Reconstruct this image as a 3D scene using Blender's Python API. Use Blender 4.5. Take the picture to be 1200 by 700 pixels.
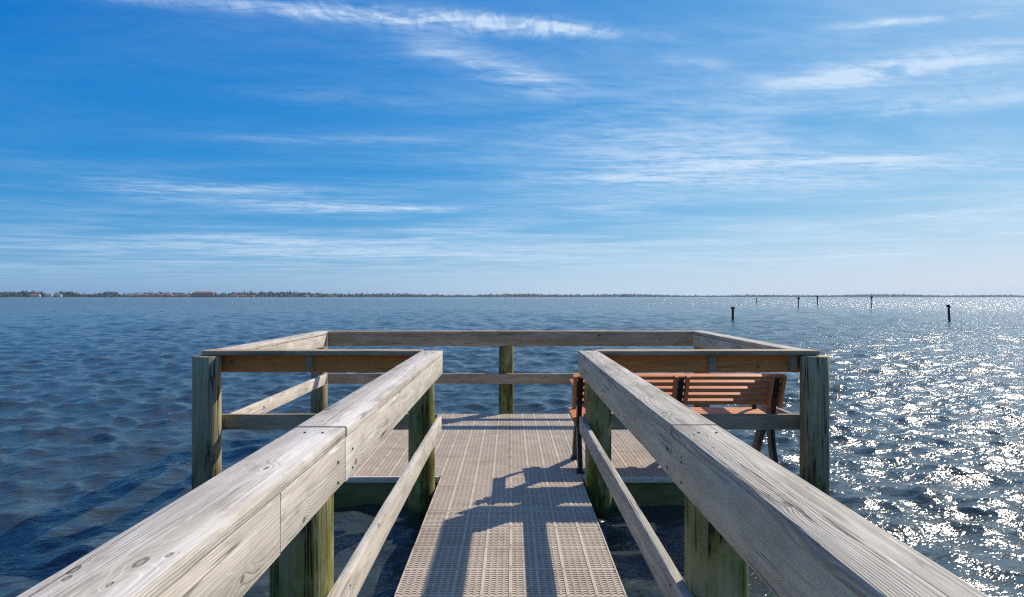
import bpy, bmesh, math, random
import numpy as np
from mathutils import Vector, Matrix
R = math.radians
for o in list(bpy.data.objects):
    bpy.data.objects.remove(o)
scene = bpy.context.scene
COL = scene.collection

# ------------------------------------------------------------------ layout constants (metres)
DECK = 0.26                 # deck surface above the water (water = 0)
EYE = DECK + 1.5625         # camera height
FPX = 692.0                 # focal length in pixels of the 1200 px wide photograph
SUN_EL, SUN_AZ = 37.7, 47.7 # azimuth measured from +Y towards +X

# ------------------------------------------------------------------ camera
cam = bpy.data.cameras.new('camera')
cam.sensor_width = 36.0
cam.lens = FPX / 1200.0 * 36.0
cam.shift_x = 1.5 / 1200.0
cam.shift_y = -2.0 / 1200.0
cam.clip_start = 0.05
cam.clip_end = 60000
camo = bpy.data.objects.new('camera', cam)
COL.objects.link(camo)
camo.location = (0, 0, EYE)
camo.rotation_euler = (R(90), 0, 0)
scene.camera = camo

# ------------------------------------------------------------------ node helper
class NT:
    def __init__(self, tree):
        self.t = tree
        tree.nodes.clear()
    def n(self, typ, *ins, out=0, **props):
        nd = self.t.nodes.new(typ)
        for k, v in props.items():
            setattr(nd, k, v)
        for i, v in enumerate(ins):
            self.put(nd, i, v)
        nd_out = nd.outputs[out] if out is not None and len(nd.outputs) else None
        return nd if out is None else nd_out
    def put(self, nd, key, v):
        if v is None:
            return
        s = nd.inputs[key]
        if isinstance(v, bpy.types.NodeSocket):
            self.t.links.new(v, s)
        else:
            try:
                s.default_value = v
            except Exception:
                s.default_value = tuple(v) + (1.0,)
    def m(self, op, a, b=None, c=None, clamp=False):
        return self.n('ShaderNodeMath', a, b, c, operation=op, use_clamp=clamp)
    def v(self, op, a, b=None, out=0):
        return self.n('ShaderNodeVectorMath', a, b, operation=op, out=out)
    def xyz(self, x, y, z):
        return self.n('ShaderNodeCombineXYZ', x, y, z)
    def sep(self, v):
        nd = self.n('ShaderNodeSeparateXYZ', v, out=None)
        return nd.outputs[0], nd.outputs[1], nd.outputs[2]
    def noise(self, vec, scale=1.0, detail=3.0, rough=0.5, dist=0.0, dim='3D', out=0):
        nd = self.n('ShaderNodeTexNoise', out=None, noise_dimensions=dim)
        self.put(nd, 'Vector', vec); self.put(nd, 'Scale', scale); self.put(nd, 'Detail', detail)
        self.put(nd, 'Roughness', rough); self.put(nd, 'Distortion', dist)
        return nd.outputs[out]
    def mr(self, val, a, b, c=0.0, d=1.0, smooth=True):
        nd = self.n('ShaderNodeMapRange', out=None, interpolation_type='SMOOTHSTEP' if smooth else 'LINEAR')
        for i, q in enumerate((val, a, b, c, d)):
            self.put(nd, i, q)
        return nd.outputs[0]
    def mix(self, f, a, b, blend='MIX'):
        nd = self.n('ShaderNodeMix', out=None, data_type='RGBA', blend_type=blend)
        self.put(nd, 0, f)
        for key, q in ((6, a), (7, b)):
            if isinstance(q, bpy.types.NodeSocket):
                self.t.links.new(q, nd.inputs[key])
            else:
                nd.inputs[key].default_value = (q[0], q[1], q[2], 1.0)
        return nd.outputs[2]

# ------------------------------------------------------------------ world: Nishita sky + cirrus
world = bpy.data.worlds.new('World')
scene.world = world
world.use_nodes = True
w = NT(world.node_tree)
sky = w.n('ShaderNodeTexSky', out=None, sky_type='NISHITA', sun_disc=False,
          sun_elevation=R(SUN_EL), sun_rotation=R(SUN_AZ), altitude=0.0,
          air_density=1.0, dust_density=0.6, ozone_density=3.0)
# photographic grade of the clear sky: deeper blue, no yellow horizon
sc_ = w.n('ShaderNodeSeparateColor', sky.outputs[0], out=None)
cb = w.m('MULTIPLY', w.m('POWER', sc_.outputs[2], 0.33), 3.35)
cg = w.m('MINIMUM', w.m('MULTIPLY', w.m('POWER', sc_.outputs[1], 0.79), 0.88), cb)
cr_ = w.m('MINIMUM', w.m('MAXIMUM', w.m('SUBTRACT', w.m('MULTIPLY', w.m('POWER', sc_.outputs[0], 1.5), 0.14), 0.20), 0.06), cg)
clear = w.n('ShaderNodeCombineColor', cr_, cg, cb)
sunward = w.mr(sc_.outputs[0], 2.0, 8.0)
gen = w.n('ShaderNodeTexCoord', out=None).outputs['Generated']
gx, gy, gz = w.sep(gen)
zz = w.m('MAXIMUM', gz, 0.012)
cu, cv = w.m('DIVIDE', gx, zz), w.m('DIVIDE', gy, zz)
plane = w.xyz(cu, cv, 0.0)
warp = w.noise(w.v('MULTIPLY', plane, (0.45, 0.9, 1)), 1.0, 4, 0.55)
fa = w.noise(w.xyz(w.m('MULTIPLY', cu, 1.5), w.m('MULTIPLY', cv, 5.0), 3.0), 1.0, 8, 0.64, 1.3)
fb = w.noise(w.xyz(w.m('ADD', w.m('MULTIPLY', cu, 2.4), w.m('MULTIPLY', cv, 1.2)), w.m('SUBTRACT', w.m('MULTIPLY', cv, 5.5), w.m('MULTIPLY', cu, 3.0)), 6.0), 1.0, 8, 0.66, 1.0)
fib = w.m('ADD', w.m('MULTIPLY', fa, 0.6), w.m('MULTIPLY', fb, 0.4))
ripple = w.noise(w.xyz(w.m('MULTIPLY', cu, 16.0), w.m('MULTIPLY', cv, 7.0), 9.0), 1.0, 3, 0.5, 1.2)
# broad thin veil; extra cover overhead, mostly unseen, added to brighten shaded surfaces
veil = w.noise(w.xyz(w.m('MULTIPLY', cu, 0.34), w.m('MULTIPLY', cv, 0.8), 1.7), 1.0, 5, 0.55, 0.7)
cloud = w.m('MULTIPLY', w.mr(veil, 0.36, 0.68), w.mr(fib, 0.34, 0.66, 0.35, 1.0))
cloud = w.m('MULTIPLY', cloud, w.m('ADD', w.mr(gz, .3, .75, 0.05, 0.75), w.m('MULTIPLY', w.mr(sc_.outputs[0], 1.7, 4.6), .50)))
def uv(px, py):
    e = (348.0 - py) / FPX
    return ((px - 598.0) / FPX / e, 1.0 / e)
# (x0,y0,x1,y1, half width in px, strength, ripple share)
streaks = [(40, -12, 840, 47, 8, .85, .4), (250, 8, 760, 44, 11, .35, .7), (430, 28, 700, 120, 18, .62, .1),
           (230, 112, 640, 118, 12, .12, .1), (50, 213, 420, 228, 10, .6, .1), (60, 232, 620, 246, 5, .48, .0),
           (230, 248, 620, 244, 4, .35, .0), (-40, 283, 760, 303, 10, .55, .0), (150, 158, 620, 168, 5, .20, .1),
           (540, 204, 1070, 217, 8, .6, .2), (640, 186, 1260, 196, 10, .6, .2), (690, 200, 1260, 176, 5, .32, .1),
           (860, 102, 1270, 54, 16, .72, .3), (760, 66, 880, 80, 5, .22, .1), (940, 33, 1230, 10, 5, .70, .2),
           (960, 132, 1290, 110, 14, .5, .2), (540, 150, 1000, 184, 26, .20, .1), (1040, 254, 1140, 252, 2.5, .42, 0),
           (940, 302, 1130, 296, 3, .55, 0), (540, 246, 800, 254, 5, .28, 0), (600, 300, 1300, 312, 16, .16, 0),
           (820, 270, 1300, 250, 10, .18, 0)]
for (x0, y0, x1, y1, hw, st, rp) in streaks:
    a, b = uv(x0, y0), uv(x1, y1)
    dx, dy = b[0] - a[0], b[1] - a[1]
    L = math.hypot(dx, dy); dx /= L; dy /= L
    ym = (y0 + y1) / 2
    ww = abs(uv(0, ym + hw)[1] - uv(0, ym - hw)[1]) / 2 * max(abs(dx), .25)
    rel = w.v('SUBTRACT', plane, (a[0], a[1], 0))
    al = w.v('DOT_PRODUCT', rel, (dx / L, dy / L, 0), out=1)
    pe = w.v('DOT_PRODUCT', rel, (-dy / ww, dx / ww, 0), out=1)
    pe = w.m('ADD', pe, w.m('MULTIPLY', w.m('SUBTRACT', warp, 0.5), 3.6))
    g = w.m('POWER', 2.718, w.m('MULTIPLY', w.m('MULTIPLY', pe, pe), -0.9))
    win = w.m('MULTIPLY', w.mr(al, -0.02, 0.35), w.mr(al, 1.02, 0.65))
    tex = w.mr(fib, 0.36, 0.62, 0.08, 1.0)
    if rp:
        tex = w.m('MULTIPLY', tex, w.mr(ripple, 0.35, 0.65, 1.0 - rp, 1.0))
    cloud = w.m('ADD', cloud, w.m('MULTIPLY', w.m('MULTIPLY', g, win), w.m('MULTIPLY', tex, st)))
cloud = w.m('MULTIPLY', w.m('MINIMUM', cloud, 0.85), w.mr(gz, 0.005, 0.06))
lowhaze = w.m('MULTIPLY', w.m('POWER', 2.718, w.m('MULTIPLY', w.m('MAXIMUM', gz, 0.0), -11.0)), w.m('ADD', .0, w.m('MULTIPLY', sunward, .72)))
clear = w.mix(lowhaze, clear, (5.6, 6.9, 8.0))
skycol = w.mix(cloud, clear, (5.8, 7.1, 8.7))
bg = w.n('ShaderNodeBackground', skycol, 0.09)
w.n('ShaderNodeOutputWorld', bg, out=None)

# ------------------------------------------------------------------ sun
sun = bpy.data.lights.new('sun', 'SUN')
sun.energy = 4.9
sun.angle = R(0.53)
sun.color = (1.0, 0.90, 0.77)
suno = bpy.data.objects.new('sun', sun)
COL.objects.link(suno)
sd = Vector((math.sin(R(SUN_AZ)) * math.cos(R(SUN_EL)), math.cos(R(SUN_AZ)) * math.cos(R(SUN_EL)), math.sin(R(SUN_EL))))
suno.rotation_euler = sd.to_track_quat('Z', 'Y').to_euler()
suno.location = sd * 30

vs = scene.view_settings
vs.view_transform = 'Standard'
vs.look = 'None'
vs.exposure = 0.33
vs.gamma = 1.0
vs.use_curve_mapping = False
scene.cycles.use_denoising = False
scene.cycles.sample_clamp_indirect = 4.0
scene.cycles.sample_clamp_direct = 18.0
scene.cycles.pixel_filter_type = 'BLACKMAN_HARRIS'
scene.cycles.filter_width = 1.3

# ------------------------------------------------------------------ helpers
rng = random.Random(11)
def link(name, me, parent=None, mat=None):
    o = bpy.data.objects.new(name, me)
    COL.objects.link(o)
    if parent:
        o.parent = parent
    if mat and me and not me.materials:
        me.materials.append(mat)
    return o
def empty(name, loc=(0, 0, 0), label=None, cat=None, group=None):
    o = bpy.data.objects.new(name, None)
    o.empty_display_size = 0.2
    COL.objects.link(o)
    o.location = loc
    tag(o, label, cat, group)
    return o
def tag(o, label=None, cat=None, group=None, kind=None):
    for k, v in (('label', label), ('category', cat), ('group', group), ('kind', kind)):
        if v:
            o[k] = v
    return o
def bm_mesh(bm, name, smooth=None):
    me = bpy.data.meshes.new(name)
    bm.to_mesh(me); bm.free()
    if smooth is not None:
        for p in me.polygons:
            p.use_smooth = True
        try:
            me.set_sharp_from_angle(angle=R(smooth))
        except Exception:
            pass
    return me
def add_box(bm, c, s, mat=None):
    r = bmesh.ops.create_cube(bm, size=1.0)
    M = Matrix.Translation(c) @ Matrix.Diagonal((s[0], s[1], s[2], 1))
    if mat is not None:
        M = mat @ M
    bmesh.ops.transform(bm, matrix=M, verts=r['verts'])
    return r['verts']
def plank_mesh(L, W, T, bev=0.005, seed=0, warp=0.0015, step=0.12):
    """sawn board: length X, width Y, thickness Z, eased and slightly worn edges"""
    rr = random.Random(seed)
    n = max(2, int(L / step))
    b = bev
    prof = [(-W/2+b, -T/2), (W/2-b, -T/2), (W/2-b*.3, -T/2+b*.3), (W/2, -T/2+b), (W/2, T/2-b), (W/2-b*.3, T/2-b*.3), (W/2-b, T/2),
            (-W/2+b, T/2), (-W/2+b*.3, T/2-b*.3), (-W/2, T/2-b), (-W/2, -T/2+b), (-W/2+b*.3, -T/2+b*.3)]
    bm = bmesh.new()
    rings = []
    ph = [rr.uniform(0, 6.28) for _ in range(4)]
    for i in range(n + 1):
        x = -L/2 + L * i / n
        wy = warp * math.sin(x * 1.7 + ph[0]); wz = warp * math.sin(x * 1.1 + ph[1])
        ring = []
        for (y, z) in prof:
            j = 0.0 if warp == 0 else 1.0
            ring.append(bm.verts.new((x, y + wy + j * rr.uniform(-1, 1) * b * .14, z + wz + j * rr.uniform(-1, 1) * b * .14)))
        rings.append(ring)
    k = len(prof)
    for i in range(n):
        for q in range(k):
            bm.faces.new((rings[i][q], rings[i+1][q], rings[i+1][(q+1) % k], rings[i][(q+1) % k]))
    bm.faces.new(list(rings[0])); bm.faces.new(list(reversed(rings[-1])))
    bmesh.ops.recalc_face_normals(bm, faces=bm.faces)
    return bm_mesh(bm, 'plank', smooth=38)
def plank(name, parent, axis, a, b, c1, c2, mat, seed, bev=0.005, flip=False):
    """axis-aligned board. axis 'x'/'y' = length direction from a to b; c1=(lo,hi) horizontal cross range; c2=(lo,hi) heights"""
    L = b - a
    hw, vw = c1[1] - c1[0], c2[1] - c2[0]
    flat = hw >= vw
    W, T = (hw, vw) if flat else (vw, hw)
    me = plank_mesh(L, W, T, bev, seed)
    o = link(name, me, parent, mat)
    mid, hc, vc = (a + b) / 2, sum(c1) / 2, sum(c2) / 2
    M = Matrix.Identity(4)
    if not flat:
        M = Matrix.Rotation(R(90), 4, 'X')
    if axis == 'y':
        M = Matrix.Rotation(R(90), 4, 'Z') @ M
        loc = Vector((hc, mid, vc))
    else:
        loc = Vector((mid, hc, vc))
    base = parent.location if parent else Vector((0, 0, 0))
    o.matrix_basis = Matrix.Translation(loc - base) @ M
    return o
def pile_mesh(r, z0, z1, seed, taper=0.012, lean=0.0):
    rr = random.Random(seed)
    bm = bmesh.new()
    n, k = 14, 28
    amp = [(rr.uniform(0, 6.28), rr.uniform(.004, .012), q) for q in (2, 3, 5, 7)]
    rings = []
    for i in range(n + 1):
        z = z0 + (z1 - z0) * i / n
        rad = r + taper * (z1 - z) * .25
        ring = []
        for j in range(k):
            a = 2 * math.pi * j / k
            f = 1 + sum(A * math.sin(q * a + p + z * .5 * q * .3) for p, A, q in amp)
            ring.append(bm.verts.new((rad * f * math.cos(a) + lean * (z - z0), rad * f * math.sin(a), z)))
        rings.append(ring)
    top = [bm.verts.new((v.co.x * .95, v.co.y * .95, z1 + .006)) for v in rings[-1]]
    for i in range(n):
        for j in range(k):
            bm.faces.new((rings[i][j], rings[i][(j+1) % k], rings[i+1][(j+1) % k], rings[i+1][j]))
    for j in range(k):
        bm.faces.new((rings[-1][j], rings[-1][(j+1) % k], top[(j+1) % k], top[j]))
    bm.faces.new(top)
    bm.faces.new(list(reversed(rings[0])))
    return bm_mesh(bm, 'pile', smooth=50)

# ------------------------------------------------------------------ materials
def new_mat(name):
    m = bpy.data.materials.new(name)
    m.use_nodes = True
    return m, NT(m.node_tree)
def finish(t, col, rough, height=None, bstr=0.4, bdist=0.004, spec=0.3, normal=None, metal=0.0, ior=None):
    p = t.n('ShaderNodeBsdfPrincipled', out=None)
    t.put(p, 'Base Color', col); t.put(p, 'Roughness', rough); t.put(p, 'Specular IOR Level', spec); t.put(p, 'Metallic', metal)
    if ior:
        t.put(p, 'IOR', ior)
    if height is not None:
        b = t.n('ShaderNodeBump', out=None)
        t.put(b, 'Strength', bstr); t.put(b, 'Distance', bdist); t.put(b, 'Height', height)
        if normal is not None:
            t.put(b, 'Normal', normal)
        t.put(p, 'Normal', b.outputs[0])
    t.n('ShaderNodeOutputMaterial', p.outputs[0], out=None)
    return p

def wood_mat(name, light, mid, dark, white=0.0, white_lo=0.60, ringw=0.0055, ringc=0.5, crack=.75, knots=True, bump=0.5, green=0.0, mottle=.5, patches=(), marks=()):
    m, t = new_mat(name)
    obj = t.n('ShaderNodeTexCoord', out=None).outputs['Object']
    rnd = t.n('ShaderNodeObjectInfo', out=None).outputs['Random']
    off = t.m('MULTIPLY', rnd, 37.0)
    vec = t.v('ADD', obj, t.xyz(off, off, off))
    lx, ly, lz = t.sep(obj)
    vx, vy, vz = t.sep(vec)
    low = t.noise(t.v('MULTIPLY', vec, (1.1, 7, 7)), 1, 3, .5)
    fibre = t.noise(t.v('MULTIPLY', vec, (5, 190, 190)), 1, 5, .65)
    fib2 = t.noise(t.v('MULTIPLY', vec, (2.2, 60, 60)), 1, 4, .6)
    blot = t.noise(t.v('MULTIPLY', vec, (3.5, 11, 11)), 1, 5, .6, .4)
    # knots: thin cylinders running through the board thickness
    vor = t.n('ShaderNodeTexVoronoi', out=None, voronoi_dimensions='2D', feature='F1')
    t.put(vor, 'Vector', t.v('ADD', t.xyz(t.m('MULTIPLY', vx, .62), vy, 0), t.v('MULTIPLY', t.v('SUBTRACT', t.noise(vec, 9, 2, .5, out=1), (.5, .5, .5)), (.03, .03, 0))))
    t.put(vor, 'Scale', 3.6)
    kd = t.m('DIVIDE', vor.outputs['Distance'], 3.6)
    kr = t.sep(vor.outputs['Color'])[0]
    krad = t.mr(kr, .35, 1.0, 0.0, .016, smooth=False)
    kmask = t.m('MULTIPLY', t.mr(t.m('DIVIDE', kd, t.m('ADD', krad, .0008)), 1.15, .75), t.mr(kr, .34, .4))
    kpush = t.m('POWER', 2.718, t.m('MULTIPLY', t.m('POWER', t.m('DIVIDE', kd, .034), 2), -1))
    kpush = t.m('MULTIPLY', kpush, t.m('MULTIPLY', krad, 1.5))
    for (mx, my, mr_) in marks:
        md = t.v('LENGTH', t.xyz(t.m('MULTIPLY', t.m('SUBTRACT', lx, mx), .45), t.m('SUBTRACT', ly, my), 0), out=1)
        md = t.m('ADD', md, t.m('MULTIPLY', t.m('SUBTRACT', fib2, .5), mr_ * 1.4))
        kmask = t.m('MAXIMUM', kmask, t.m('MULTIPLY', t.mr(md, mr_, mr_ * .6), t.mr(md, mr_ * .15, mr_ * .5, .55, 1.0)))
        kpush = t.m('ADD', kpush, t.m('MULTIPLY', t.m('POWER', 2.718, t.m('MULTIPLY', t.m('POWER', t.m('DIVIDE', md, mr_ * 2.6), 2), -1)), mr_ * 1.6))
    # growth rings about a pith line under the board
    py = t.m('MULTIPLY', t.m('SUBTRACT', t.m('FRACT', t.m('MULTIPLY', rnd, 91.7)), .5), .09)
    pz = t.m('SUBTRACT', -.045, t.m('MULTIPLY', t.m('FRACT', t.m('MULTIPLY', rnd, 53.3)), .06))
    wob = t.m('MULTIPLY', t.m('SUBTRACT', t.noise(t.v('MULTIPLY', vec, (.9, 2.5, 2.5)), 1, 2, .5), .5), .055)
    ry = t.m('SUBTRACT', t.m('ADD', ly, wob), py)
    rz = t.m('SUBTRACT', t.m('ADD', lz, t.m('MULTIPLY', wob, .6)), pz)
    rad = t.m('SQRT', t.m('ADD', t.m('MULTIPLY', ry, ry), t.m('MULTIPLY', rz, rz)))
    rad = t.m('ADD', rad, kpush)
    rad = t.m('ADD', rad, t.m('MULTIPLY', fib2, .0046))
    ph = t.m('FRACT', t.m('DIVIDE', rad, ringw))
    ring = t.m('MULTIPLY', t.mr(ph, 0.0, .72), t.mr(ph, 1.0, .86))
    ring = t.m('MULTIPLY', ring, t.mr(t.noise(t.v('MULTIPLY', vec, (3, 26, 26)), 1, 4, .6), .34, .6, .25, 1.0))
    # drying checks
    cn = t.noise(t.v('MULTIPLY', vec, (.5, 30, 30)), 1, 4, .55)
    cw = t.m('ABSOLUTE', t.m('SUBTRACT', cn, .5))
    cmask = t.m('MULTIPLY', t.mr(cw, .017, .004), t.mr(t.noise(t.v('MULTIPLY', vec, (1.6, 9, 9)), 1, 2, .5), .56, .65))
    cmask = t.m('MULTIPLY', cmask, crack)
    pits = t.mr(t.noise(t.v('MULTIPLY', vec, (26, 105, 105)), 1, 3, .6), .70, .76)
    tone = t.m('ADD', t.m('MULTIPLY', fibre, .55), t.m('MULTIPLY', fib2, .45))
    tone = t.mr(tone, .39, .61)
    tone = t.m('ADD', t.m('MULTIPLY', tone, .55), t.m('MULTIPLY', t.mr(blot, .36, .64), .45))
    col = t.mix(tone, mid, light)
    col = t.mix(t.m('MULTIPLY', ring, ringc), col, dark)
    col = t.mix(t.m('MULTIPLY', t.mr(low, .52, .74), .45), col, dark)
    mot = t.noise(t.v('MULTIPLY', vec, (4.5, 15, 15)), 1, 9, .72, .5)
    col = t.mix(t.m('MULTIPLY', t.mr(mot, .53, .68), mottle), col, tuple(c * .85 for c in dark))
    if green:
        gm = t.m('MULTIPLY', t.mr(t.noise(t.v('MULTIPLY', vec, (2.0, 6, 6)), 1, 4, .6), .42, .66), green)
        col = t.mix(gm, col, (.085, .105, .025))
    if white:
        wm = t.noise(t.v('MULTIPLY', vec, (2.2, 15.0, 15.0)), 1, 9, .68, .3)
        wm = t.m('MULTIPLY', t.mr(wm, white_lo, white_lo + .12), white)
        wm = t.m('MULTIPLY', wm, t.mr(fibre, .2, .55, .55, 1.0))
        col = t.mix(wm, col, (.74, .72, .71))
    for (xa, xb, ya, yb, st) in patches:
        # chalky worn patch: soft irregular borders
        jx = t.m('ADD', lx, t.m('MULTIPLY', t.m('SUBTRACT', blot, .5), .5))
        jy = t.m('ADD', ly, t.m('MULTIPLY', t.m('SUBTRACT', blot, .5), .09))
        pm = t.m('MULTIPLY', t.m('MULTIPLY', t.mr(jx, xa - .1, xa + .1), t.mr(jx, xb + .02, xb - .02)), t.m('MULTIPLY', t.mr(jy, ya - .012, ya + .012), t.mr(jy, yb + .012, yb - .012)))
        pm = t.m('MULTIPLY', pm, t.mr(fibre, .3, .6, .6, 1.0))
        col = t.mix(t.m('MULTIPLY', pm, st), col, (.70, .67, .63))
    if knots:
        col = t.mix(t.m('MULTIPLY', kmask, .75), col, tuple(c * .45 for c in dark))
    col = t.mix(t.m('MULTIPLY', pits, .6), col, dark)
    col = t.mix(cmask, col, (.025, .022, .02))
    h = t.m('ADD', t.m('MULTIPLY', tone, .35), t.m('MULTIPLY', ring, .5))
    h = t.m('SUBTRACT', h, t.m('MULTIPLY', cmask, 2.2))
    h = t.m('SUBTRACT', h, t.m('MULTIPLY', kmask, .8))
    h = t.m('SUBTRACT', h, t.m('MULTIPLY', pits, .5))
    finish(t, col, .82, h, bump, .0035, spec=.22)
    return m

def pile_mat(name, base1, base2, algae, alo, ahi):
    m, t = new_mat(name)
    obj = t.n('ShaderNodeTexCoord', out=None).outputs['Object']
    rnd = t.n('ShaderNodeObjectInfo', out=None).outputs['Random']
    off = t.m('MULTIPLY', rnd, 23.0)
    vec = t.v('ADD', obj, t.xyz(off, off, off))
    z = t.sep(t.n('ShaderNodeNewGeometry', out=None).outputs['Position'])[2]
    fib = t.noise(t.v('MULTIPLY', vec, (70, 70, 2.2)), 1, 5, .62)
    str_ = t.noise(t.v('MULTIPLY', vec, (16, 16, .8)), 1, 4, .6)
    bl = t.noise(t.v('MULTIPLY', vec, (7, 7, 3)), 1, 5, .62)
    crn = t.m('ABSOLUTE', t.m('SUBTRACT', t.noise(t.v('MULTIPLY', vec, (22, 22, .7)), 1, 2, .5), .5))
    crk = t.m('MULTIPLY', t.mr(crn, .026, .008), t.mr(bl, .42, .56))
    col = t.mix(t.mr(fib, .35, .65), base1, base2)
    col = t.mix(t.m('MULTIPLY', t.mr(str_, .45, .7), .5), col, tuple(c * .5 for c in base1))
    # green growth climbs irregularly from the splash zone (stain with a shape of its own)
    lev = t.m('ADD', z, t.m('MULTIPLY', t.m('SUBTRACT', str_, .5), 1.5))
    am = t.m('MULTIPLY', t.mr(lev, ahi, alo), t.mr(bl, .28, .6, .35, 1.0))
    col = t.mix(am, col, t.mix(t.mr(bl, .4, .7), algae, tuple(c * .45 for c in algae)))
    wet = t.mr(t.m('ADD', z, t.m('MULTIPLY', t.m('SUBTRACT', bl, .5), .12)), .16, .05)
    col = t.mix(t.m('MULTIPLY', wet, .85), col, (.012, .013, .008))
    col = t.mix(crk, col, (.012, .012, .01))
    h = t.m('SUBTRACT', t.m('ADD', fib, t.m('MULTIPLY', str_, .8)), t.m('MULTIPLY', crk, 1.6))
    finish(t, col, t.mr(wet, 0, 1, .8, .3), h, .7, .006, spec=.25)
    return m

M_BLEACH = wood_mat('bleached_wood', (.60, .55, .475), (.395, .355, .30), (.22, .195, .16), white=.75, white_lo=.56, ringc=.22, bump=.6)
BL = ((.60, .55, .475), (.395, .355, .30), (.22, .195, .16))
M_CAP_NEAR = wood_mat('bleached_cap_near', *BL, white=.6, white_lo=.58, ringc=.22, bump=.6, patches=((1.75, 2.2, -.09, -.01, .5), (2.0, 2.6, -.06, .03, .42), (.7, 1.5, -.10, -.05, .4)), marks=((1.278, -.030, .011), (1.308, -.0635, .007), (1.249, .0645, .008), (1.22, .055, .006), (1.845, -.0145, .011), (1.20, -.03, .005), (.2, .02, .012)))
M_CAP_FAR = wood_mat('bleached_cap_far', *BL, white=.6, white_lo=.58, ringc=.22, bump=.6, patches=((-1.7, -1.0, -.12, -.03, .5), (-1.1, .9, -.05, .0, .42)))
M_FASC_JOINT = wood_mat('bleached_fascia_joint', *BL, white=.6, white_lo=.57, ringc=.16, bump=.6, patches=((-1.6, -1.38, -.12, .12, .5),))
M_GREYW = wood_mat('grey_weathered_wood', (.55, .51, .435), (.38, .35, .29), (.16, .145, .115), white=.4, white_lo=.60, ringw=.006, ringc=.5, bump=.9)
M_CAP_KNOT = wood_mat('grey_cap_with_knot', (.55, .51, .435), (.36, .33, .275), (.15, .135, .108), white=.4, white_lo=.60, ringw=.006, ringc=.55, bump=.9, marks=((1.556, .044, .010), (1.0, -.03, .007), (2.22, .05, .006), (2.2, .012, .005), (2.05, .04, .005), (.1, .0, .012)))
M_GREYF = wood_mat('grey_fascia_wood', (.66, .575, .43), (.52, .45, .33), (.26, .23, .155), white=.25, white_lo=.66, ringc=.4, bump=.55, green=.25)
M_BROWN = wood_mat('brown_treated_wood', (.84, .33, .10), (.72, .25, .07), (.42, .15, .045), ringc=.5, bump=.4, crack=.7)
M_DULL = wood_mat('dull_brown_wood', (.52, .40, .27), (.38, .285, .19), (.19, .14, .09), ringc=.45, bump=.5, green=.35)
M_BEAM = wood_mat('green_stained_beam_wood', (.26, .22, .09), (.17, .15, .055), (.08, .08, .025), ringc=.4, bump=.5, green=.8, knots=False)
M_PILE = pile_mat('green_grey_pile', (.30, .275, .15), (.46, .42, .27), (.15, .155, .02), .75, 1.75)
M_PILE_FAR = pile_mat('grey_treated_post', (.27, .235, .13), (.40, .35, .21), (.16, .145, .065), .1, .9)

m, t = new_mat('deck_plastic')
obj = t.n('ShaderNodeTexCoord', out=None).outputs['Object']
rnd = t.n('ShaderNodeObjectInfo', out=None).outputs['Random']
off = t.m('MULTIPLY', rnd, 19.0)
vec = t.v('ADD', obj, t.xyz(off, off, 0))
d1 = t.noise(vec, 5, 5, .6); d2 = t.noise(vec, 60, 4, .6)
col = t.mix(t.mr(d1, .3, .7), (.455, .385, .295), (.54, .46, .36))
col = t.mix(t.m('MULTIPLY', t.mr(d2, .5, .72), .35), col, (.32, .245, .19))
col = t.mix(t.mr(rnd, 0, 1, 0, .14), col, (.40, .32, .26))
wp = t.n('ShaderNodeNewGeometry', out=None).outputs['Position']
st = t.noise(wp, 1.7, 6, .65, .6); st2 = t.noise(t.v('MULTIPLY', wp, (2.5, 6, 1)), 3.0, 5, .7)
col = t.mix(t.m('MULTIPLY', t.mr(st, .5, .7), .38), col, (.27, .21, .155))
col = t.mix(t.m('MULTIPLY', t.mr(st2, .58, .72), .4), col, (.66, .60, .52))
finish(t, col, .62, d2, .25, .002, spec=.35)
M_DECK = m

m, t = new_mat('bench_plastic_lumber')
obj = t.n('ShaderNodeTexCoord', out=None).outputs['Object']
rnd = t.n('ShaderNodeObjectInfo', out=None).outputs['Random']
b1 = t.noise(t.v('MULTIPLY', t.v('ADD', obj, t.xyz(rnd, rnd, rnd)), (4, 60, 60)), 1, 4, .6)
b2 = t.noise(obj, 14, 4, .6)
col = t.mix(t.mr(b1, .3, .7), (.50, .175, .055), (.60, .235, .085))
col = t.mix(t.m('MULTIPLY', t.mr(b2, .5, .75), .35), col, (.66, .33, .17))
finish(t, col, .5, b1, .25, .002, spec=.4)
M_BENCH = m
m, t = new_mat('black_powder_coated_metal')
obj = t.n('ShaderNodeTexCoord', out=None).outputs['Object']
b1 = t.noise(obj, 40, 4, .6)
finish(t, t.mix(t.mr(b1, .4, .7), (.010, .011, .013), (.028, .028, .03)), .42, b1, .15, .001, spec=.45)
M_BLACK = m
m, t = new_mat('galvanised_screw')
obj = t.n('ShaderNodeTexCoord', out=None).outputs['Object']
finish(t, t.mix(t.noise(obj, 200, 3, .6), (.10, .08, .065), (.22, .20, .19)), .5, metal=.7)
M_SCREW = m
m, t = new_mat('dark_marker_pile')
obj = t.n('ShaderNodeTexCoord', out=None).outputs['Object']
f = t.noise(t.v('MULTIPLY', obj, (30, 30, 2)), 1, 4, .6)
finish(t, t.mix(f, (.03, .028, .024), (.075, .068, .058)), .85, f, .5, .01)
M_MARK = m

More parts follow.
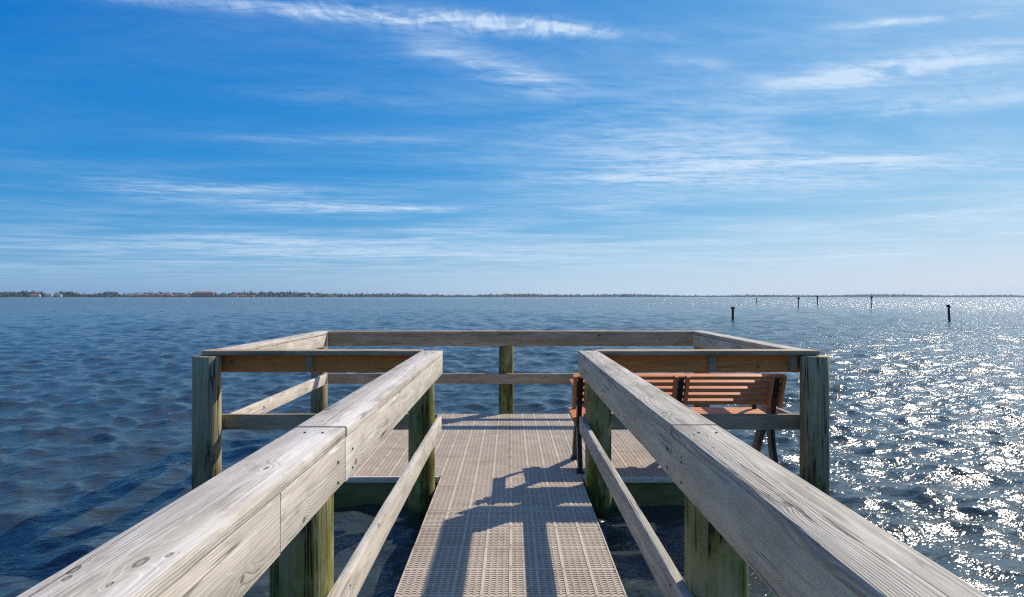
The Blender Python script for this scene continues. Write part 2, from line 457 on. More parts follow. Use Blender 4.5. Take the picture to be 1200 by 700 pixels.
# water
m, t = new_mat('sea_water')
pos = t.n('ShaderNodeNewGeometry', out=None).outputs['Position']
px_, py_, pz_ = t.sep(pos)
rot = t.xyz(t.m('ADD', t.m('MULTIPLY', px_, .96), t.m('MULTIPLY', py_, .28)), t.m('SUBTRACT', t.m('MULTIPLY', py_, .96), t.m('MULTIPLY', px_, .28)), 0)
n1 = t.noise(t.v('MULTIPLY', rot, (2.2, 4.6, 1)), 1, 4, .58, .35)
n2 = t.noise(t.v('MULTIPLY', rot, (9, 15, 1)), 1, 3, .55, .3)
n3 = t.noise(t.v('MULTIPLY', rot, (.55, 1.15, 1)), 1, 3, .55, .3)
dist = t.v('LENGTH', t.v('MULTIPLY', pos, (1, 1, 0)), out=1)
big = t.mr(dist, 30, 170)
h = t.m('ADD', t.m('MULTIPLY', n1, .05), t.m('MULTIPLY', n2, .015))
h = t.m('ADD', h, t.m('MULTIPLY', t.m('MULTIPLY', n3, .60), big))
murk = t.noise(t.v('MULTIPLY', rot, (.12, .2, 1)), 1, 3, .5)
col = t.mix(murk, (.022, .036, .041), (.042, .051, .046))
p = finish(t, col, .115, h, 1.0, 1.0, spec=.5, ior=1.5)
M_WATER = m

# ------------------------------------------------------------------ water sheet (finer where the waves are near the pier)
def water():
    rs = [1.2]
    while rs[-1] < 190:
        rs.append(rs[-1] * 1.0058 + 0.003)
    while rs[-1] < 16000:
        rs.append(rs[-1] * 1.09)
    rs = np.array(rs)
    fine = np.linspace(R(-62), R(62), 800)
    back = np.linspace(R(62), R(298), 90)[1:-1]
    th = np.concatenate([fine, back])
    nr, na = len(rs), len(th)
    rr, tt = np.meshgrid(rs, th, indexing='ij')
    X, Y = rr * np.sin(tt), rr * np.cos(tt)
    Z = np.zeros_like(X); DX = np.zeros_like(X); DY = np.zeros_like(X)
    sp = rr * 0.0058 + .004
    g = np.random.default_rng(5)
    N = 140
    lam = np.exp(g.uniform(np.log(.17), np.log(2.2), N))
    ang = R(-100) + g.normal(0, R(38), N)
    wt = np.where(lam < .3, .9, np.where(lam < .75, 1.0, np.where(lam < 1.3, .62, .42)))
    for i in range(N):
        k = 2 * math.pi / lam[i]
        s = .043 * wt[i]
        fade = np.clip((lam[i] / sp - 2.0) / 2.0, 0, 1)
        gust = .75 + .35 * np.sin(X * .11 + i * 1.3) * np.sin(Y * .07 + i * .7)
        phs = k * (X * math.cos(ang[i]) + Y * math.sin(ang[i])) + g.uniform(0, 6.28)
        A = s / k * fade * gust
        Z += A * np.sin(phs)
        DX += A * np.cos(phs) * math.cos(ang[i]) * .8
        DY += A * np.cos(phs) * math.sin(ang[i]) * .8
    X = X + DX; Y = Y + DY
    co = np.stack([X, Y, Z], -1).reshape(-1, 3)
    cen = np.array([[0, 0, 0]])
    co = np.concatenate([co, cen])
    i0 = np.arange(nr - 1)[:, None] * na
    j0 = np.arange(na)[None, :]
    j1 = (j0 + 1) % na
    q = np.stack([i0 + j0, i0 + na + j0, i0 + na + j1, i0 + j1], -1).reshape(-1, 4)[:, ::-1]
    tri = np.stack([np.arange(na), (np.arange(na) + 1) % na, np.full(na, nr * na)], -1)[:, ::-1]
    me = bpy.data.meshes.new('water')
    nq, ntr = len(q), len(tri)
    me.vertices.add(len(co)); me.vertices.foreach_set('co', co.astype(np.float32).ravel())
    me.loops.add(nq * 4 + ntr * 3)
    me.loops.foreach_set('vertex_index', np.concatenate([q.ravel(), tri.ravel()]).astype(np.int32))
    me.polygons.add(nq + ntr)
    st = np.concatenate([np.arange(nq) * 4, nq * 4 + np.arange(ntr) * 3]).astype(np.int32)
    me.polygons.foreach_set('loop_start', st)
    me.polygons.foreach_set('use_smooth', np.ones(nq + ntr, dtype=bool))
    me.update(calc_edges=True); me.validate()
    if me.polygons[0].normal.z < 0:
        me.flip_normals()
    o = link('water', me, None, M_WATER)
    tag(o, 'choppy dark blue bay water stretching to the horizon', 'water', kind='structure')
water()

# ------------------------------------------------------------------ deck panels
PW, PD, PT = 1.2192, 0.305, 0.045
def panel_mesh(W, D, T, rows, mid_half=True):
    """slotted plastic deck panel: cross bars, lengthwise ribs and bridges, real through slots"""
    bm = bmesh.new()
    g = .0022
    x0, x1 = -W/2 + g, W/2 - g
    y0, y1 = -D/2 + g, D/2 - g
    nsec = max(1, round(W / .1524))
    sec = (x1 - x0) / nsec
    rib, br = .017, .0135
    pitch = (y1 - y0 - .012) / rows
    sw = pitch * .44
    def quad(a, b, c, d):
        bm.faces.new([bm.verts.new(v) for v in (a, b, c, d)])
    def block(xa, xb, ya, yb, zt, zb, sides):
        quad((xa, ya, zt), (xb, ya, zt), (xb, yb, zt), (xa, yb, zt))
        if 'f' in sides: quad((xa, ya, zb), (xb, ya, zb), (xb, ya, zt), (xa, ya, zt))
        if 'b' in sides: quad((xb, yb, zb), (xa, yb, zb), (xa, yb, zt), (xb, yb, zt))
        if 'l' in sides: quad((xa, yb, zb), (xa, ya, zb), (xa, ya, zt), (xa, yb, zt))
        if 'r' in sides: quad((xb, ya, zb), (xb, yb, zb), (xb, yb, zt), (xb, ya, zt))
    zb = -T
    # cross bars (full width), a touch below the ribs
    ys = y0
    for r in range(rows + 1):
        ya = ys
        if r < rows:
            yb = y0 + .012 + r * pitch + (pitch - sw) * .5
            ye = yb + sw
        else:
            yb = y1
        block(x0, x1, ya, yb, -.0030, zb if r in (0, rows) else -.018, 'fblr')
        ys = ye if r < rows else y1
    # ribs, standing proud
    for s in range(nsec + 1):
        c = x0 + s * sec
        xa, xb = max(x0, c - rib/2), min(x1, c + rib/2)
        block(xa, xb, y0 + .0005, y1 - .0005, 0.0, zb + .004, 'fblr')
    # bridges with raised grip studs between slots
    for s in range(nsec):
        for r in range(rows):
            yb = y0 + .012 + r * pitch + (pitch - sw) * .5
            for f_ in (.25, .5, .75):
                c = x0 + (s + f_) * sec
                block(c - br/2, c + br/2, yb - .0028, yb + sw + .0028, -.0002, -.014, 'fblr')
    for s in (0, nsec // 2, nsec):
        c = min(max(x0 + s * sec, x0 + .010), x1 - .010)
        for yy in (y0 + .022, y1 - .022):
            ring = [bm.verts.new((c + .0055 * math.cos(q * math.pi / 4), yy + .0055 * math.sin(q * math.pi / 4), .0012)) for q in range(8)]
            bm.faces.new(ring).material_index = 1
    return bm_mesh(bm, 'deck_panel')
PANEL = panel_mesh(PW, PD, PT, 12)
PANEL_CUT = panel_mesh(PW, .23, PT, 9)
for pm_ in (PANEL, PANEL_CUT):
    pm_.materials.append(M_DECK); pm_.materials.append(M_SCREW)
FRONT = 5.148
wd = empty('walkway_deck', (0, 4, DECK), 'narrow tan walkway deck of slotted plastic panels between the two walkway railings', 'deck')
o = link('deck_panel', PANEL_CUT, wd); o.location = (0, 4.917 + .115 - 4, 0)
for i in range(25):
    o = link('deck_panel', PANEL, wd)
    o.location = (rng.uniform(-.001, .001), 4.915 - .305 * (i + .5) - 4, rng.uniform(-.0012, .0012))
    o.rotation_euler = (0, 0, rng.uniform(-.0006, .0006))
for x in (-.55, 0, .55):
    plank('joist', wd, 'y', -2.7, FRONT - .06, (x - .02, x + .02), (DECK - .225, DECK - .052), M_BEAM, 900 + int(x * 10))
pd_ = empty('platform_deck', (0, 6.5, DECK), 'wide tan platform deck of slotted plastic panels under the bench', 'deck')
for c in range(4):
    for r in range(9):
        o = link('deck_panel', PANEL, pd_)
        o.location = (-2.44 + 1.22 * (c + .5) + rng.uniform(-.001, .001), FRONT + .305 * (r + .5) - 6.5, rng.uniform(-.0012, .0012))
        o.rotation_euler = (0, 0, rng.uniform(-.0006, .0006))
BACK = FRONT + 9 * .305
M_TRIM = wood_mat('pale_trim_wood', (.72, .60, .50), (.60, .49, .40), (.36, .28, .22), ringc=.3, knots=False)
for x0_, x1_ in ((-2.44, -.625), (.625, 2.44)):
    plank('edge_trim', pd_, 'x', x0_, x1_, (FRONT - .022, FRONT - .001), (DECK - .052, DECK - .003), M_TRIM, 953, .002)
plank('edge_beam', pd_, 'x', -2.43, 2.43, (FRONT + .012, FRONT + .062), (DECK - .288, DECK - .053), M_BEAM, 951)
plank('edge_beam', pd_, 'x', -2.43, 2.43, (BACK - .062, BACK - .012), (DECK - .288, DECK - .053), M_BEAM, 952)
for x in (-2.4, -1.22, 0, 1.22, 2.4):
    plank('joist', pd_, 'y', FRONT + .07, BACK - .07, (x - .022, x + .022), (DECK - .24, DECK - .053), M_BEAM, 960 + int(x * 10))

# ------------------------------------------------------------------ railings
H_CT, H_CB = EYE - .463, EYE - .463 - .038     # cap top / bottom
H_FB = EYE - .660                              # fascia bottom
H_MT, H_MB = EYE - 1.030, EYE - 1.165          # mid rail
PR = .106
def post(parent, x, y, mat, seed, top=H_CB - .034, r=PR):
    me = pile_mesh(r, -2.2, top - .006, seed)
    o = link('post', me, parent, mat)
    o.location = Vector((x, y, 0)) - parent.location
    o.rotation_euler = (0, 0, rng.uniform(0, 6.28))
    return o
SCREW = None
def screw(parent, x, y, z, axis):
    global SCREW
    if SCREW is None:
        bm = bmesh.new()
        bmesh.ops.create_cone(bm, cap_ends=True, segments=10, radius1=.0052, radius2=.0042, depth=.004)
        SCREW = bm_mesh(bm, 'screw'); SCREW.materials.append(M_SCREW)
    o = link('screw', SCREW, parent)
    o.location = Vector((x, y, z)) - parent.location
    if axis == 'x':
        o.rotation_euler = (0, R(90), 0)
    elif axis == 'y':
        o.rotation_euler = (R(90), 0, 0)

END = 5.085
# walkway railing on the side whose face catches the sun
a = empty('walkway_railing', (-.66, 3, 0), 'bleached walkway railing with white salt patches and sunlit inner face', 'railing', 'railings along the walkway')
plank('cap_board', a, 'y', -2.6, 2.098, (-.765, -.586), (H_CB, H_CT), M_CAP_NEAR, 101, .004)
plank('cap_board', a, 'y', 2.102, END, (-.766, -.585), (H_CB, H_CT + .001), M_CAP_FAR, 102, .004)
plank('fascia_board', a, 'y', -2.6, 1.508, (-.627, -.587), (H_FB, H_CB - .0004), M_BLEACH, 103, .003)
plank('fascia_board', a, 'y', 1.511, 2.098, (-.628, -.588), (H_FB + .002, H_CB - .0004), M_BLEACH, 107, .003)
plank('fascia_board', a, 'y', 2.102, END - .01, (-.627, -.587), (H_FB, H_CB - .0004), M_FASC_JOINT, 104, .003)
plank('mid_rail', a, 'y', -2.6, END, (-.634, -.596), (H_MB, H_MT), M_BLEACH, 105)
for i, y in enumerate((4.87, 2.08, -.72)):
    post(a, -.735, y, M_PILE, 110 + i)
b = empty('walkway_railing', (.66, 3, 0), 'grey walkway railing with deeply grained cap and shaded inner face by the bench', 'railing', 'railings along the walkway')
plank('cap_board', b, 'y', -2.6, 2.128, (.580, .745), (H_CB, H_CT), M_CAP_KNOT, 121, .004)
plank('cap_board', b, 'y', 2.132, END, (.579, .746), (H_CB, H_CT + .001), M_GREYW, 122, .004)
plank('fascia_board', b, 'y', -2.6, 2.128, (.581, .621), (H_FB, H_CB - .0004), M_GREYF, 123, .003)
plank('fascia_board', b, 'y', 2.132, END - .01, (.581, .621), (H_FB, H_CB - .0004), M_GREYF, 124, .003)
plank('mid_rail', b, 'y', -2.6, END, (.592, .630), (H_MB, H_MT), M_GREYW, 125)
for i, y in enumerate((4.92, 2.10, -.72)):
    post(b, .730, y, M_PILE, 130 + i)
for par, s in ((a, -1), (b, 1)):
    for y in (4.87, 4.80, 2.19, 2.01, -.70):
        for dx in (.64, .70):
            screw(par, s * dx, y, H_CT + .001, 'z')
        for dz in (.10, .17):
            screw(par, s * (.580 if s > 0 else .586), y, EYE - .463 - dz, 'x')
        screw(par, s * (.5915 if s > 0 else .5955), y, H_MT - .04, 'x'); screw(par, s * (.5915 if s > 0 else .5955), y, H_MT - .10, 'x')

# platform front, either side of the walkway opening
CF0, CF1 = 5.045, 5.212
for s, nm, seed in ((-1, 'front platform railing with brown boards on the empty side away from the bench', 200), (1, 'front platform railing with brown boards, right against the back of the bench', 220)):
    e = empty('platform_railing', (s * 1.7, 5.1, 0), nm, 'railing', 'railings round the platform')
    xa, xb = ((.749 if s > 0 else .768), 2.66)
    rngx = lambda p, q: (p, q) if s > 0 else (-q, -p)
    u0, u1 = rngx(xa, 2.64); plank('cap_board', e, 'x', u0, u1, (CF0, CF1), (H_CB, H_CT), M_DULL, seed + 1)
    u0, u1 = rngx(.63, 2.62); plank('fascia_board', e, 'x', u0, u1, (5.170, 5.208), (H_FB, H_CB - .002), M_BROWN, seed + 2)
    u0, u1 = rngx(.64, 2.62); plank('mid_rail', e, 'x', u0, u1, (5.171, 5.209), (H_MB, H_MT), M_DULL, seed + 3)
    post(e, s * 2.6, 5.055, M_PILE_FAR, seed + 4, top=H_CB - .003, r=.112)
    u0, u1 = rngx(1.725, 1.785); plank('cleat', e, 'x', u0, u1, (5.128, 5.169), (H_FB + .012, H_CB - .003), M_DULL, seed + 5)
    if s > 0:
        plank('cleat', e, 'x', 2.42, 2.475, (5.10, 5.169), (H_FB + .02, H_CB - .004), M_DULL, seed + 6)
# platform sides
for s, nm, mat, seed in ((-1, 'side railing of the platform with sunlit bleached boards, facing the bench end', M_BLEACH, 240), (1, 'side railing of the platform with shaded grey inner face, at the end of the bench', M_GREYF, 260)):
    e = empty('platform_railing', (s * 2.55, 6.6, 0), nm, 'railing', 'railings round the platform')
    rx = lambda p, q: (p, q) if s > 0 else (-q, -p)
    plank('cap_board', e, 'y', CF1 + .003, 8.075, rx(2.452, 2.62), (H_CB, H_CT), mat if s < 0 else M_GREYW, seed + 1)
    plank('fascia_board', e, 'y', CF1 + .004, 7.90, rx(2.455, 2.493), (H_FB, H_CB - .004), mat, seed + 2)
    plank('mid_rail', e, 'y', CF1 + .004, 7.90, rx(2.456, 2.494), (H_MB, H_MT), mat if s < 0 else M_GREYW, seed + 3)
    post(e, s * 2.605, 8.03, M_PILE_FAR, seed + 4, top=H_CB - .003)
# platform end
e = empty('platform_railing', (0, 8, 0), 'long railing across the outer end of the platform with a single centre post', 'railing', 'railings round the platform')
plank('cap_board', e, 'x', -2.449, 2.449, (7.905, 8.07), (H_CB, H_CT), M_DULL, 281)
plank('fascia_board', e, 'x', -2.452, 2.452, (7.908, 7.946), (H_FB, H_CB - .002), M_DULL, 282)
plank('mid_rail', e, 'x', -2.452, 2.452, (7.909, 7.947), (H_MB, H_MT), M_DULL, 283)
post(e, -.06, 8.055, M_PILE, 284, top=H_CB - .003, r=.098)

# ------------------------------------------------------------------ bench
def bench():
    BX, BY = 1.49, 5.5
    e = empty('bench', (BX, BY, DECK), 'orange slatted bench with black metal frames standing against the railing', 'bench')
    half = .925
    tilt = R(19)
    def bar(name, L, W, T, loc, rot=(0, 0, 0), mat=M_BENCH, seed=1, bev=.006):
        me = plank_mesh(L, W, T, bev, seed, warp=0.0, step=.5)
        o = link(name, me, e, mat); o.location = loc; o.rotation_euler = rot
        return o
    # backrest slats: run down the recline (top leans towards the railing)
    top = Vector((0, -.262, .845)); dn = Vector((0, math.sin(tilt), -math.cos(tilt)))
    nrm = Vector((0, math.cos(tilt), math.sin(tilt)))
    for i in range(5):
        p = top + dn * (.062 * i) + nrm * .02
        bar('back_slat', 2 * half, .064, .034, p, (tilt, 0, 0), seed=300 + i)
    # seat slats
    for i in range(6):
        bar('seat_slat', 2 * half, .058, .036, (0, -.085 + i * .07, .445 + .003 * i), (R(2.5), 0, 0), seed=310 + i)
    # end and middle frames
    for k, x in enumerate((-.87, .02, .87)):
        bm = bmesh.new()
        prof = [((-.258, .85), .075), ((-.150, .53), .085), ((-.12, .42), .09), ((-.165, .20), .078), ((-.225, .035), .08)]
        def strip(pts, th):
            rows = []
            for i, ((y, z), wd_) in enumerate(pts):
                a0 = Vector(pts[max(0, i - 1)][0]); a1 = Vector(pts[min(len(pts) - 1, i + 1)][0])
                d = (a1 - a0).normalized(); n = Vector((-d.y, d.x)) * wd_ / 2
                rows.append([bm.verts.new((sx * th / 2, y + sg * n.x, z + sg * n.y)) for sx, sg in ((-1, -1), (1, -1), (1, 1), (-1, 1))])
            for r0, r1 in zip(rows, rows[1:]):
                for q in range(4):
                    bm.faces.new((r0[q], r0[(q+1) % 4], r1[(q+1) % 4], r1[q]))
            bm.faces.new(rows[0]); bm.faces.new(list(reversed(rows[-1])))
        strip(prof, .04)
        bmesh.ops.recalc_face_normals(bm, faces=bm.faces)
        fr = link('upright', bm_mesh(bm, 'upright'), e, M_BLACK); fr.location = (x, 0, 0)
        bm = bmesh.new()
        strip([((-.13, .40), .05), ((.05, .395), .045), ((.27, .41), .04), ((.30, .43), .03)], .05)
        bmesh.ops.recalc_face_normals(bm, faces=bm.faces)
        link('seat_bracket', bm_mesh(bm, 'seat_bracket'), e, M_BLACK).location = (x, 0, 0)
        bm = bmesh.new()
        strip([((.0, .40), .08), ((.12, .22), .075), ((.205, .035), .075)], .05)
        bmesh.ops.recalc_face_normals(bm, faces=bm.faces)
        link('leg', bm_mesh(bm, 'leg'), e, M_BLACK).location = (x, 0, 0)
        for y in (-.235, .215):
            bm = bmesh.new(); add_box(bm, (0, 0, 0), (.07, .10, .02))
            bmesh.ops.bevel(bm, geom=list(bm.edges), offset=.005, segments=1, affect='EDGES')
            link('foot', bm_mesh(bm, 'foot'), e, M_BLACK).location = (x, y, .0105)
        # upright stiles holding the slats
        for sx in (-1, 1):
            xs = x + sx * .052
            
            p = top + dn * .124 - nrm * .0235
            o = bar('stile', .31, .056, .03, (xs, p.y, p.z), (0, 0, 0), seed=330 + k)
            for i in range(5):
                q = top + dn * (.062 * i) - nrm * .0395
                bo = link('bolt', SCREW, e); bo.location = (xs, q.y, q.z); bo.rotation_euler = (R(90) + tilt, 0, 0); bo.scale = (1.3, 1.3, 1.3)
            o.rotation_euler = (Matrix.Rotation(tilt, 3, 'X') @ Matrix.Rotation(R(-90), 3, 'Y')).to_euler()
    # armrests
    for sx in (-1, 1):
        bar('armrest', .44, .09, .032, (sx * .875, .02, .745), (0, 0, R(90)), seed=340)
        bm = bmesh.new()
        pts = []
        for i in range(13):
            f = i / 12
            pts.append(((.215 + .035 * math.sin(f * 3.1), .43 + (.728 - .43) * f), .03))
        rows = []
        for (y, z), wd_ in pts:
            rows.append([bm.verts.new((sx_ * .018, y + sy * wd_ / 2, z)) for sx_, sy in ((-1, -1), (1, -1), (1, 1), (-1, 1))])
        for r0, r1 in zip(rows, rows[1:]):
            for q in range(4):
                bm.faces.new((r0[q], r0[(q+1) % 4], r1[(q+1) % 4], r1[q]))
        bm.faces.new(rows[0]); bm.faces.new(list(reversed(rows[-1])))
        bmesh.ops.recalc_face_normals(bm, faces=bm.faces)
        link('arm_support', bm_mesh(bm, 'arm_support'), e, M_BLACK).location = (sx * .875, 0, 0)
bench()

# ------------------------------------------------------------------ channel marker piles
def marker(px, ybase, ytop, wpx, lean, label, board, seed):
    Y = EYE * FPX / (ybase - 348.0)
    x = (px - 598) * Y / FPX
    hgt = (ybase - ytop) * Y / FPX
    r = wpx * Y / FPX / 2
    e = empty('channel_marker', (x, Y, 0), label, 'marker pile', 'marker piles standing in the bay')
    me = pile_mesh(r, -1.5, hgt * .84, seed, lean=lean)
    link('pile', me, e, M_MARK)
    bm = bmesh.new()
    k = 12
    rings = []
    for (f, z) in ((1.05, .80), (1.75, .84), (1.8, .95), (1.0, 1.0)) if not board else ((1.05, .83), (1.15, .84), (1.15, .985), (.3, 1.0)):
        rings.append([bm.verts.new((r * f * math.cos(2*math.pi*j/k) + lean * (z * hgt + 1.5), r * f * math.sin(2*math.pi*j/k), z * hgt)) for j in range(k)])
    for r0, r1 in zip(rings, rings[1:]):
        for j in range(k):
            bm.faces.new((r0[j], r0[(j+1) % k], r1[(j+1) % k], r1[j]))
    bm.faces.new(rings[-1]); bm.faces.new(list(reversed(rings[0])))
    link('pile_cap', bm_mesh(bm, 'pile_cap', smooth=40), e, M_MARK)
    if board:
        bm = bmesh.new(); add_box(bm, (lean * (hgt + 1.5), -r * 1.2 - .03, hgt * .9), (r * 5, .04, hgt * .17))
        link('day_board', bm_mesh(bm, 'day_board'), e, M_MARK)
marker(858, 375, 359.5, 2.6, .01, 'short stout dark pile with a blunt cap standing upright alone in open water', False, 401)
marker(1113.5, 377, 357, 2.4, -.06, 'leaning dark pile with a knobbed head in the sun glitter', False, 402)
marker(1020.5, 361.5, 347.3, 1.1, 0, 'slim marker pile with a small board in the edge of the glitter', True, 403)
marker(935, 360, 348.5, 1.2, 0, 'slim marker pile with a board, nearer of the close pair', True, 404)
marker(957.5, 357, 347, 1.2, 0, 'tall slim marker pile, farther of the close pair', False, 405)
marker(886, 355, 349.5, .8, 0, 'faint far marker pile beyond the stout upright one', False, 406)

# ------------------------------------------------------------------ far shore
def simple_mat(name, c1, c2, scale=.1, rough=.9):
    m, t = new_mat(name)
    n = t.noise(t.n('ShaderNodeNewGeometry', out=None).outputs['Position'], scale, 4, .6)
    finish(t, t.mix(t.mr(n, .35, .65), c1, c2), rough)
    return m
M_LAND = simple_mat('shore_land', (.10, .10, .06), (.16, .14, .09))
M_FOL = simple_mat('far_foliage', (.025, .045, .02), (.06, .085, .035))
M_TRUNK = simple_mat('palm_trunk', (.12, .10, .08), (.18, .15, .12))
M_PINK = simple_mat('pink_stucco', (.42, .22, .17), (.48, .27, .21))
M_WHITE = simple_mat('white_stucco', (.62, .62, .60), (.72, .72, .70))
M_CREAM = simple_mat('cream_stucco', (.50, .43, .34), (.56, .48, .38))
M_ROOF = simple_mat('terracotta_roof', (.30, .10, .06), (.38, .15, .10))
M_ROOFG = simple_mat('grey_roof', (.18, .18, .19), (.26, .26, .27))
M_GLASS = simple_mat('dark_window_glass', (.03, .04, .05), (.05, .06, .07), rough=.15)
shore = [(-3400, 900), (-1950, 1720), (-1500, 1900), (-1050, 2080), (-560, 2500), (-200, 2900), (250, 3400), (900, 3700), (1900, 4000), (3300, 4300), (5200, 4700)]
def shore_pt(px):
    a_ = (px - 598) / FPX
    for (x0, y0), (x1, y1) in zip(shore, shore[1:]):
        d0, d1 = x0 - a_ * y0, x1 - a_ * y1
        if d0 <= 0 <= d1:
            f = -d0 / (d1 - d0)
            return x0 + (x1 - x0) * f, y0 + (y1 - y0) * f
    return shore[-1]
bm = bmesh.new()
fr_, tp_, bk_ = [], [], []
for x, y in shore:
    v = Vector((x, y)); d = v.normalized()
    fr_.append(bm.verts.new((x, y, -.5))); q = v + d * 12; tp_.append(bm.verts.new((q.x, q.y, 1.2)))
    q = v + d * 500; bk_.append(bm.verts.new((q.x, q.y, 2.0)))
for i in range(len(shore) - 1):
    bm.faces.new((fr_[i], fr_[i+1], tp_[i+1], tp_[i])); bm.faces.new((tp_[i], tp_[i+1], bk_[i+1], bk_[i]))
tag(link('far_shore', bm_mesh(bm, 'far_shore'), None, M_LAND), 'low far shore along the horizon', 'shore', kind='structure')
# wooded strip: thousands of leaf clumps over rounded crowns, one mass
rr = np.random.default_rng(8)
V, F = [], []
def clump(cx, cy, cz, rx, rz):
    n = 34
    for _ in range(n):
        d = rr.normal(size=3); d /= np.linalg.norm(d)
        rad = rr.uniform(.45, 1.0)
        c = np.array([cx + d[0] * rx * rad, cy + d[1] * rx * rad, cz + d[2] * rz * rad])
        s = rr.uniform(.28, .55) * (rx + rz) * .5
        base = len(V)
        for _k in range(4):
            V.append(c + rr.normal(size=3) * s * .5)
        F.extend([(base, base+1, base+2), (base, base+2, base+3), (base, base+1, base+3), (base+1, base+2, base+3)])
px = -140.0
while px < 1320:
    x, y = shore_pt(px)
    D = math.hypot(x, y)
    hmax = 16.0 if px < 540 else 14.5
    hmax *= .55 + .75 * (0.5 + .5 * math.sin(px * .031 + 1.0) * math.sin(px * .0133 + .5)) + rr.uniform(-.22, .22) + (.35 if rr.random() < .06 else 0)
    if 70 < px < 88 or 122 < px < 138: hmax = max(hmax, 17.0) * 1.1
    if 52 < px < 70 or 228 < px < 246: hmax *= .6
    rx = rr.uniform(3.5, 7.5)
    dx, dy = x / D, y / D
    back = rr.uniform(16, 90)
    clump(x + dx * back, y + dy * back, 1.2 + hmax * .5, rx, hmax * .5)
    clump(x + dx * (back - 8), y + dy * (back - 8), 2.0, rx * 1.2, 2.6)
    px += rx * rr.uniform(.55, 1.0) * FPX / y
me = bpy.data.meshes.new('tree_belt')
me.from_pydata([tuple(v) for v in V], [], F); me.update()
tag(link('tree_belt', me, None, M_FOL), 'dark belt of trees along the far shore', 'trees', kind='stuff')

def house(px, wpx, hpx, label, wall, roof, storeys, roof_h=.3, hip=True, back=14):
    x, y = shore_pt(px)
    D = math.hypot(x, y); d = Vector((x / D, y / D, 0))
    W = wpx * y / FPX; Hh = hpx * y / FPX; Dp = min(W, 16)
    e = empty('waterfront_building', (x + d.x * back, y + d.y * back, 1.2), label, 'building', 'buildings on the far shore')
    e.rotation_euler = (0, 0, math.atan2(-x, y) * .6)
    wh = Hh * (1 - roof_h)
    bm = bmesh.new(); add_box(bm, (0, Dp/2, wh/2), (W, Dp, wh))
    link('wall', bm_mesh(bm, 'wall'), e, wall)
    bm = bmesh.new(); ov = .6
    c = [bm.verts.new(p) for p in ((-W/2-ov, -ov, wh), (W/2+ov, -ov, wh), (W/2+ov, Dp+ov, wh), (-W/2-ov, Dp+ov, wh))]
    ri = Dp * .45 if hip else 0
    q = [bm.verts.new(p) for p in ((-W/2+ri, Dp/2, Hh), (W/2-ri, Dp/2, Hh))]
    for f in ((c[0], c[1], q[1], q[0]), (c[2], c[3], q[0], q[1]), (c[1], c[2], q[1]), (c[3], c[0], q[0]), (c[3], c[2], c[1], c[0])):
        bm.faces.new(f)
    link('roof', bm_mesh(bm, 'roof'), e, roof)
    nb = max(2, int(W / 6))
    bm = bmesh.new(); add_box(bm, (0, 0, 0), (2.0, .12, min(1.7, wh / storeys * .6)))
    wm = bm_mesh(bm, 'window'); wm.materials.append(M_GLASS)
    for s in range(storeys):
        for i in range(nb):
            link('window', wm, e).location = (-W/2 + W * (i + .5) / nb, -.05, wh * (s + .5) / storeys)
house(238, 21, 6.6, 'big pink resort block with terracotta roof, largest building on the far shore', M_PINK, M_ROOF, 4, .25)
house(56, 7, 4.6, 'bright white house with grey roof among trees on the far shore', M_WHITE, M_ROOFG, 2)
house(69, 3.5, 3.6, 'small white house beside the bright white one on the far shore', M_WHITE, M_ROOFG, 1)
house(127, 6, 3.2, 'cream house under tall dark trees on the far shore', M_CREAM, M_ROOFG, 1)
house(40, 9, 3.8, 'cream house with terracotta roof behind shore trees', M_CREAM, M_ROOF, 2)
ORD = ['next', 'second', 'third', 'fourth', 'fifth', 'sixth', 'seventh', 'eighth']
rowlab = 'low pink house in the long roofed row, %s from the resort block'
for i, pxx in enumerate((151, 161, 170, 179, 188, 197, 207, 216)):
    house(pxx, 7.5, 3.0 + .5 * ((i * 7) % 3) / 2, rowlab % ORD[7 - i], M_PINK, M_ROOF, 1)
for i, pxx in enumerate((274, 284, 293)):
    house(pxx, 7, 2.8, 'low pink house in the short row, %s from the resort block' % ORD[i], M_PINK, M_ROOF, 1)
house(358, 5, 2.6, 'small white waterfront house with palms beside it', M_WHITE, M_ROOFG, 1)
house(389, 4, 2.3, 'small cream waterfront house far along the tree belt', M_CREAM, M_ROOFG, 1)
house(733, 9, 3.2, 'grey square block rising alone over the distant tree belt', M_CREAM, M_ROOFG, 5, .08, back=60)

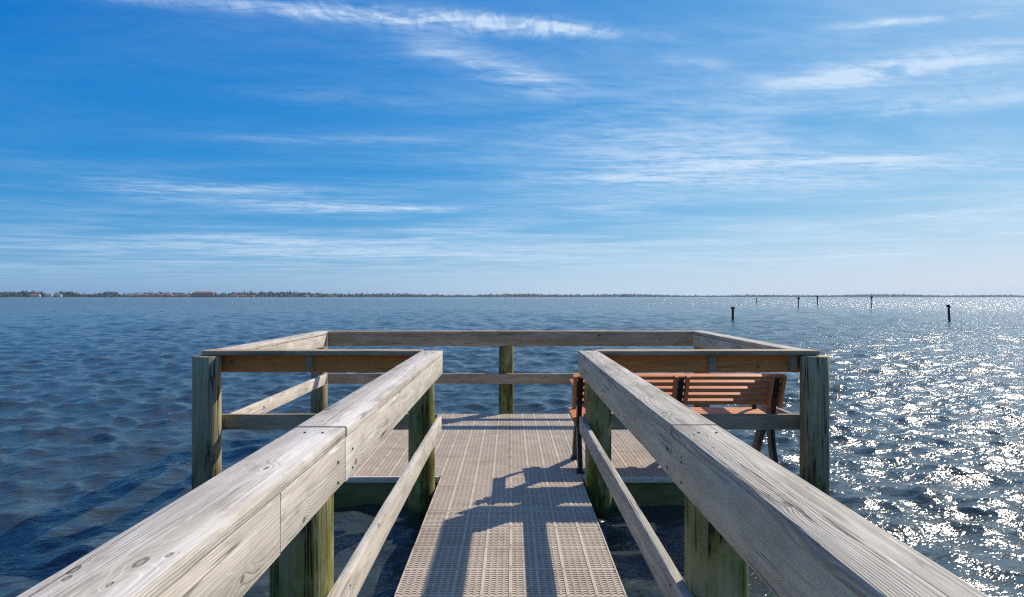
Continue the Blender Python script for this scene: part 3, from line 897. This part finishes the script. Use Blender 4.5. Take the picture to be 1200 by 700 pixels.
PALM = None
def palm(px, hpx, label):
    global PALM
    x, y = shore_pt(px)
    if PALM is None:
        bm = bmesh.new()
        rings = []
        for i in range(6):
            z = i / 5 * .86
            rings.append([bm.verts.new((.018 * math.cos(a_) + .03 * z * z, .018 * math.sin(a_), z)) for a_ in [j * math.pi / 3 for j in range(6)]])
        for r0, r1 in zip(rings, rings[1:]):
            for j in range(6):
                bm.faces.new((r0[j], r0[(j+1) % 6], r1[(j+1) % 6], r1[j]))
        tr = bm_mesh(bm, 'trunk'); tr.materials.append(M_TRUNK)
        bm = bmesh.new()
        for k in range(16):
            a_ = k * 2.399; el = .9 - .1 * (k % 9)
            pts = []
            for i in range(5):
                f = i / 4; rad = .19 * f
                pts.append((Vector((.022 + rad * math.cos(a_), rad * math.sin(a_), .86 + .16 * f * el - .13 * f * f)), .03 * math.sin(math.pi * min(.95, f * .8 + .2))))
            sd_ = Vector((-math.sin(a_), math.cos(a_), 0))
            rows = [(bm.verts.new(p + sd_ * w_), bm.verts.new(p + Vector((0, 0, .008))), bm.verts.new(p - sd_ * w_)) for p, w_ in pts]
            for r0, r1 in zip(rows, rows[1:]):
                bm.faces.new((r0[0], r0[1], r1[1], r1[0])); bm.faces.new((r0[1], r0[2], r1[2], r1[1]))
        cr = bm_mesh(bm, 'crown'); cr.materials.append(M_FOL)
        PALM = (tr, cr)
    D = math.hypot(x, y)
    e = empty('palm_tree', (x + x / D * 13, y + y / D * 13, 1.1), label, 'palm', 'palms on the far shore')
    hh = hpx * y / FPX
    e.scale = (hh, hh, hh); e.rotation_euler = (0, 0, px)
    link('trunk', PALM[0], e); link('crown', PALM[1], e)
for pxx, hp, lb in ((111, 5.5, 'lone palm before the terracotta roofed row'), (161, 6.3, 'tallest palm above the pink row, farther from the resort block'), (165, 6.0, 'second palm above the pink row, nearer the resort block'),
                (226, 6.4, 'palm standing at the end wall of the big resort block'), (295, 5.2, 'palm in front of the last low pink house of the short row'), (303, 4.8, 'shorter palm just beyond the short row of pink houses'),
                (364, 4.6, 'shorter palm right by the small white waterfront house'), (375, 5.2, 'taller palm between the small white and small cream houses'), (417, 5, 'lone palm spiking above the low tree belt'), (485, 4.2, 'palm above the thinning tree belt')):
    palm(pxx, hp, lb)

# ------------------------------------------------------------------ air
HAZE = 0.00006
if HAZE:
    bm = bmesh.new(); add_box(bm, (0, 0, 0), (2, 2, 2))
    hz = link('haze', bm_mesh(bm, 'haze'))
    hz.location = (0, 0, 19.0); hz.scale = (7500, 7500, 23.5)
    tag(hz, 'thin sea haze over the bay', 'haze', kind='stuff')
    m = bpy.data.materials.new('sea_haze'); m.use_nodes = True
    t = NT(m.node_tree)
    pv = t.n('ShaderNodeVolumePrincipled', out=None)
    t.put(pv, 'Color', (.62, .78, .95)); t.put(pv, 'Density', HAZE); t.put(pv, 'Anisotropy', .2)
    on = t.n('ShaderNodeOutputMaterial', out=None)
    t.t.links.new(pv.outputs[0], on.inputs['Volume'])
    hz.data.materials.append(m)
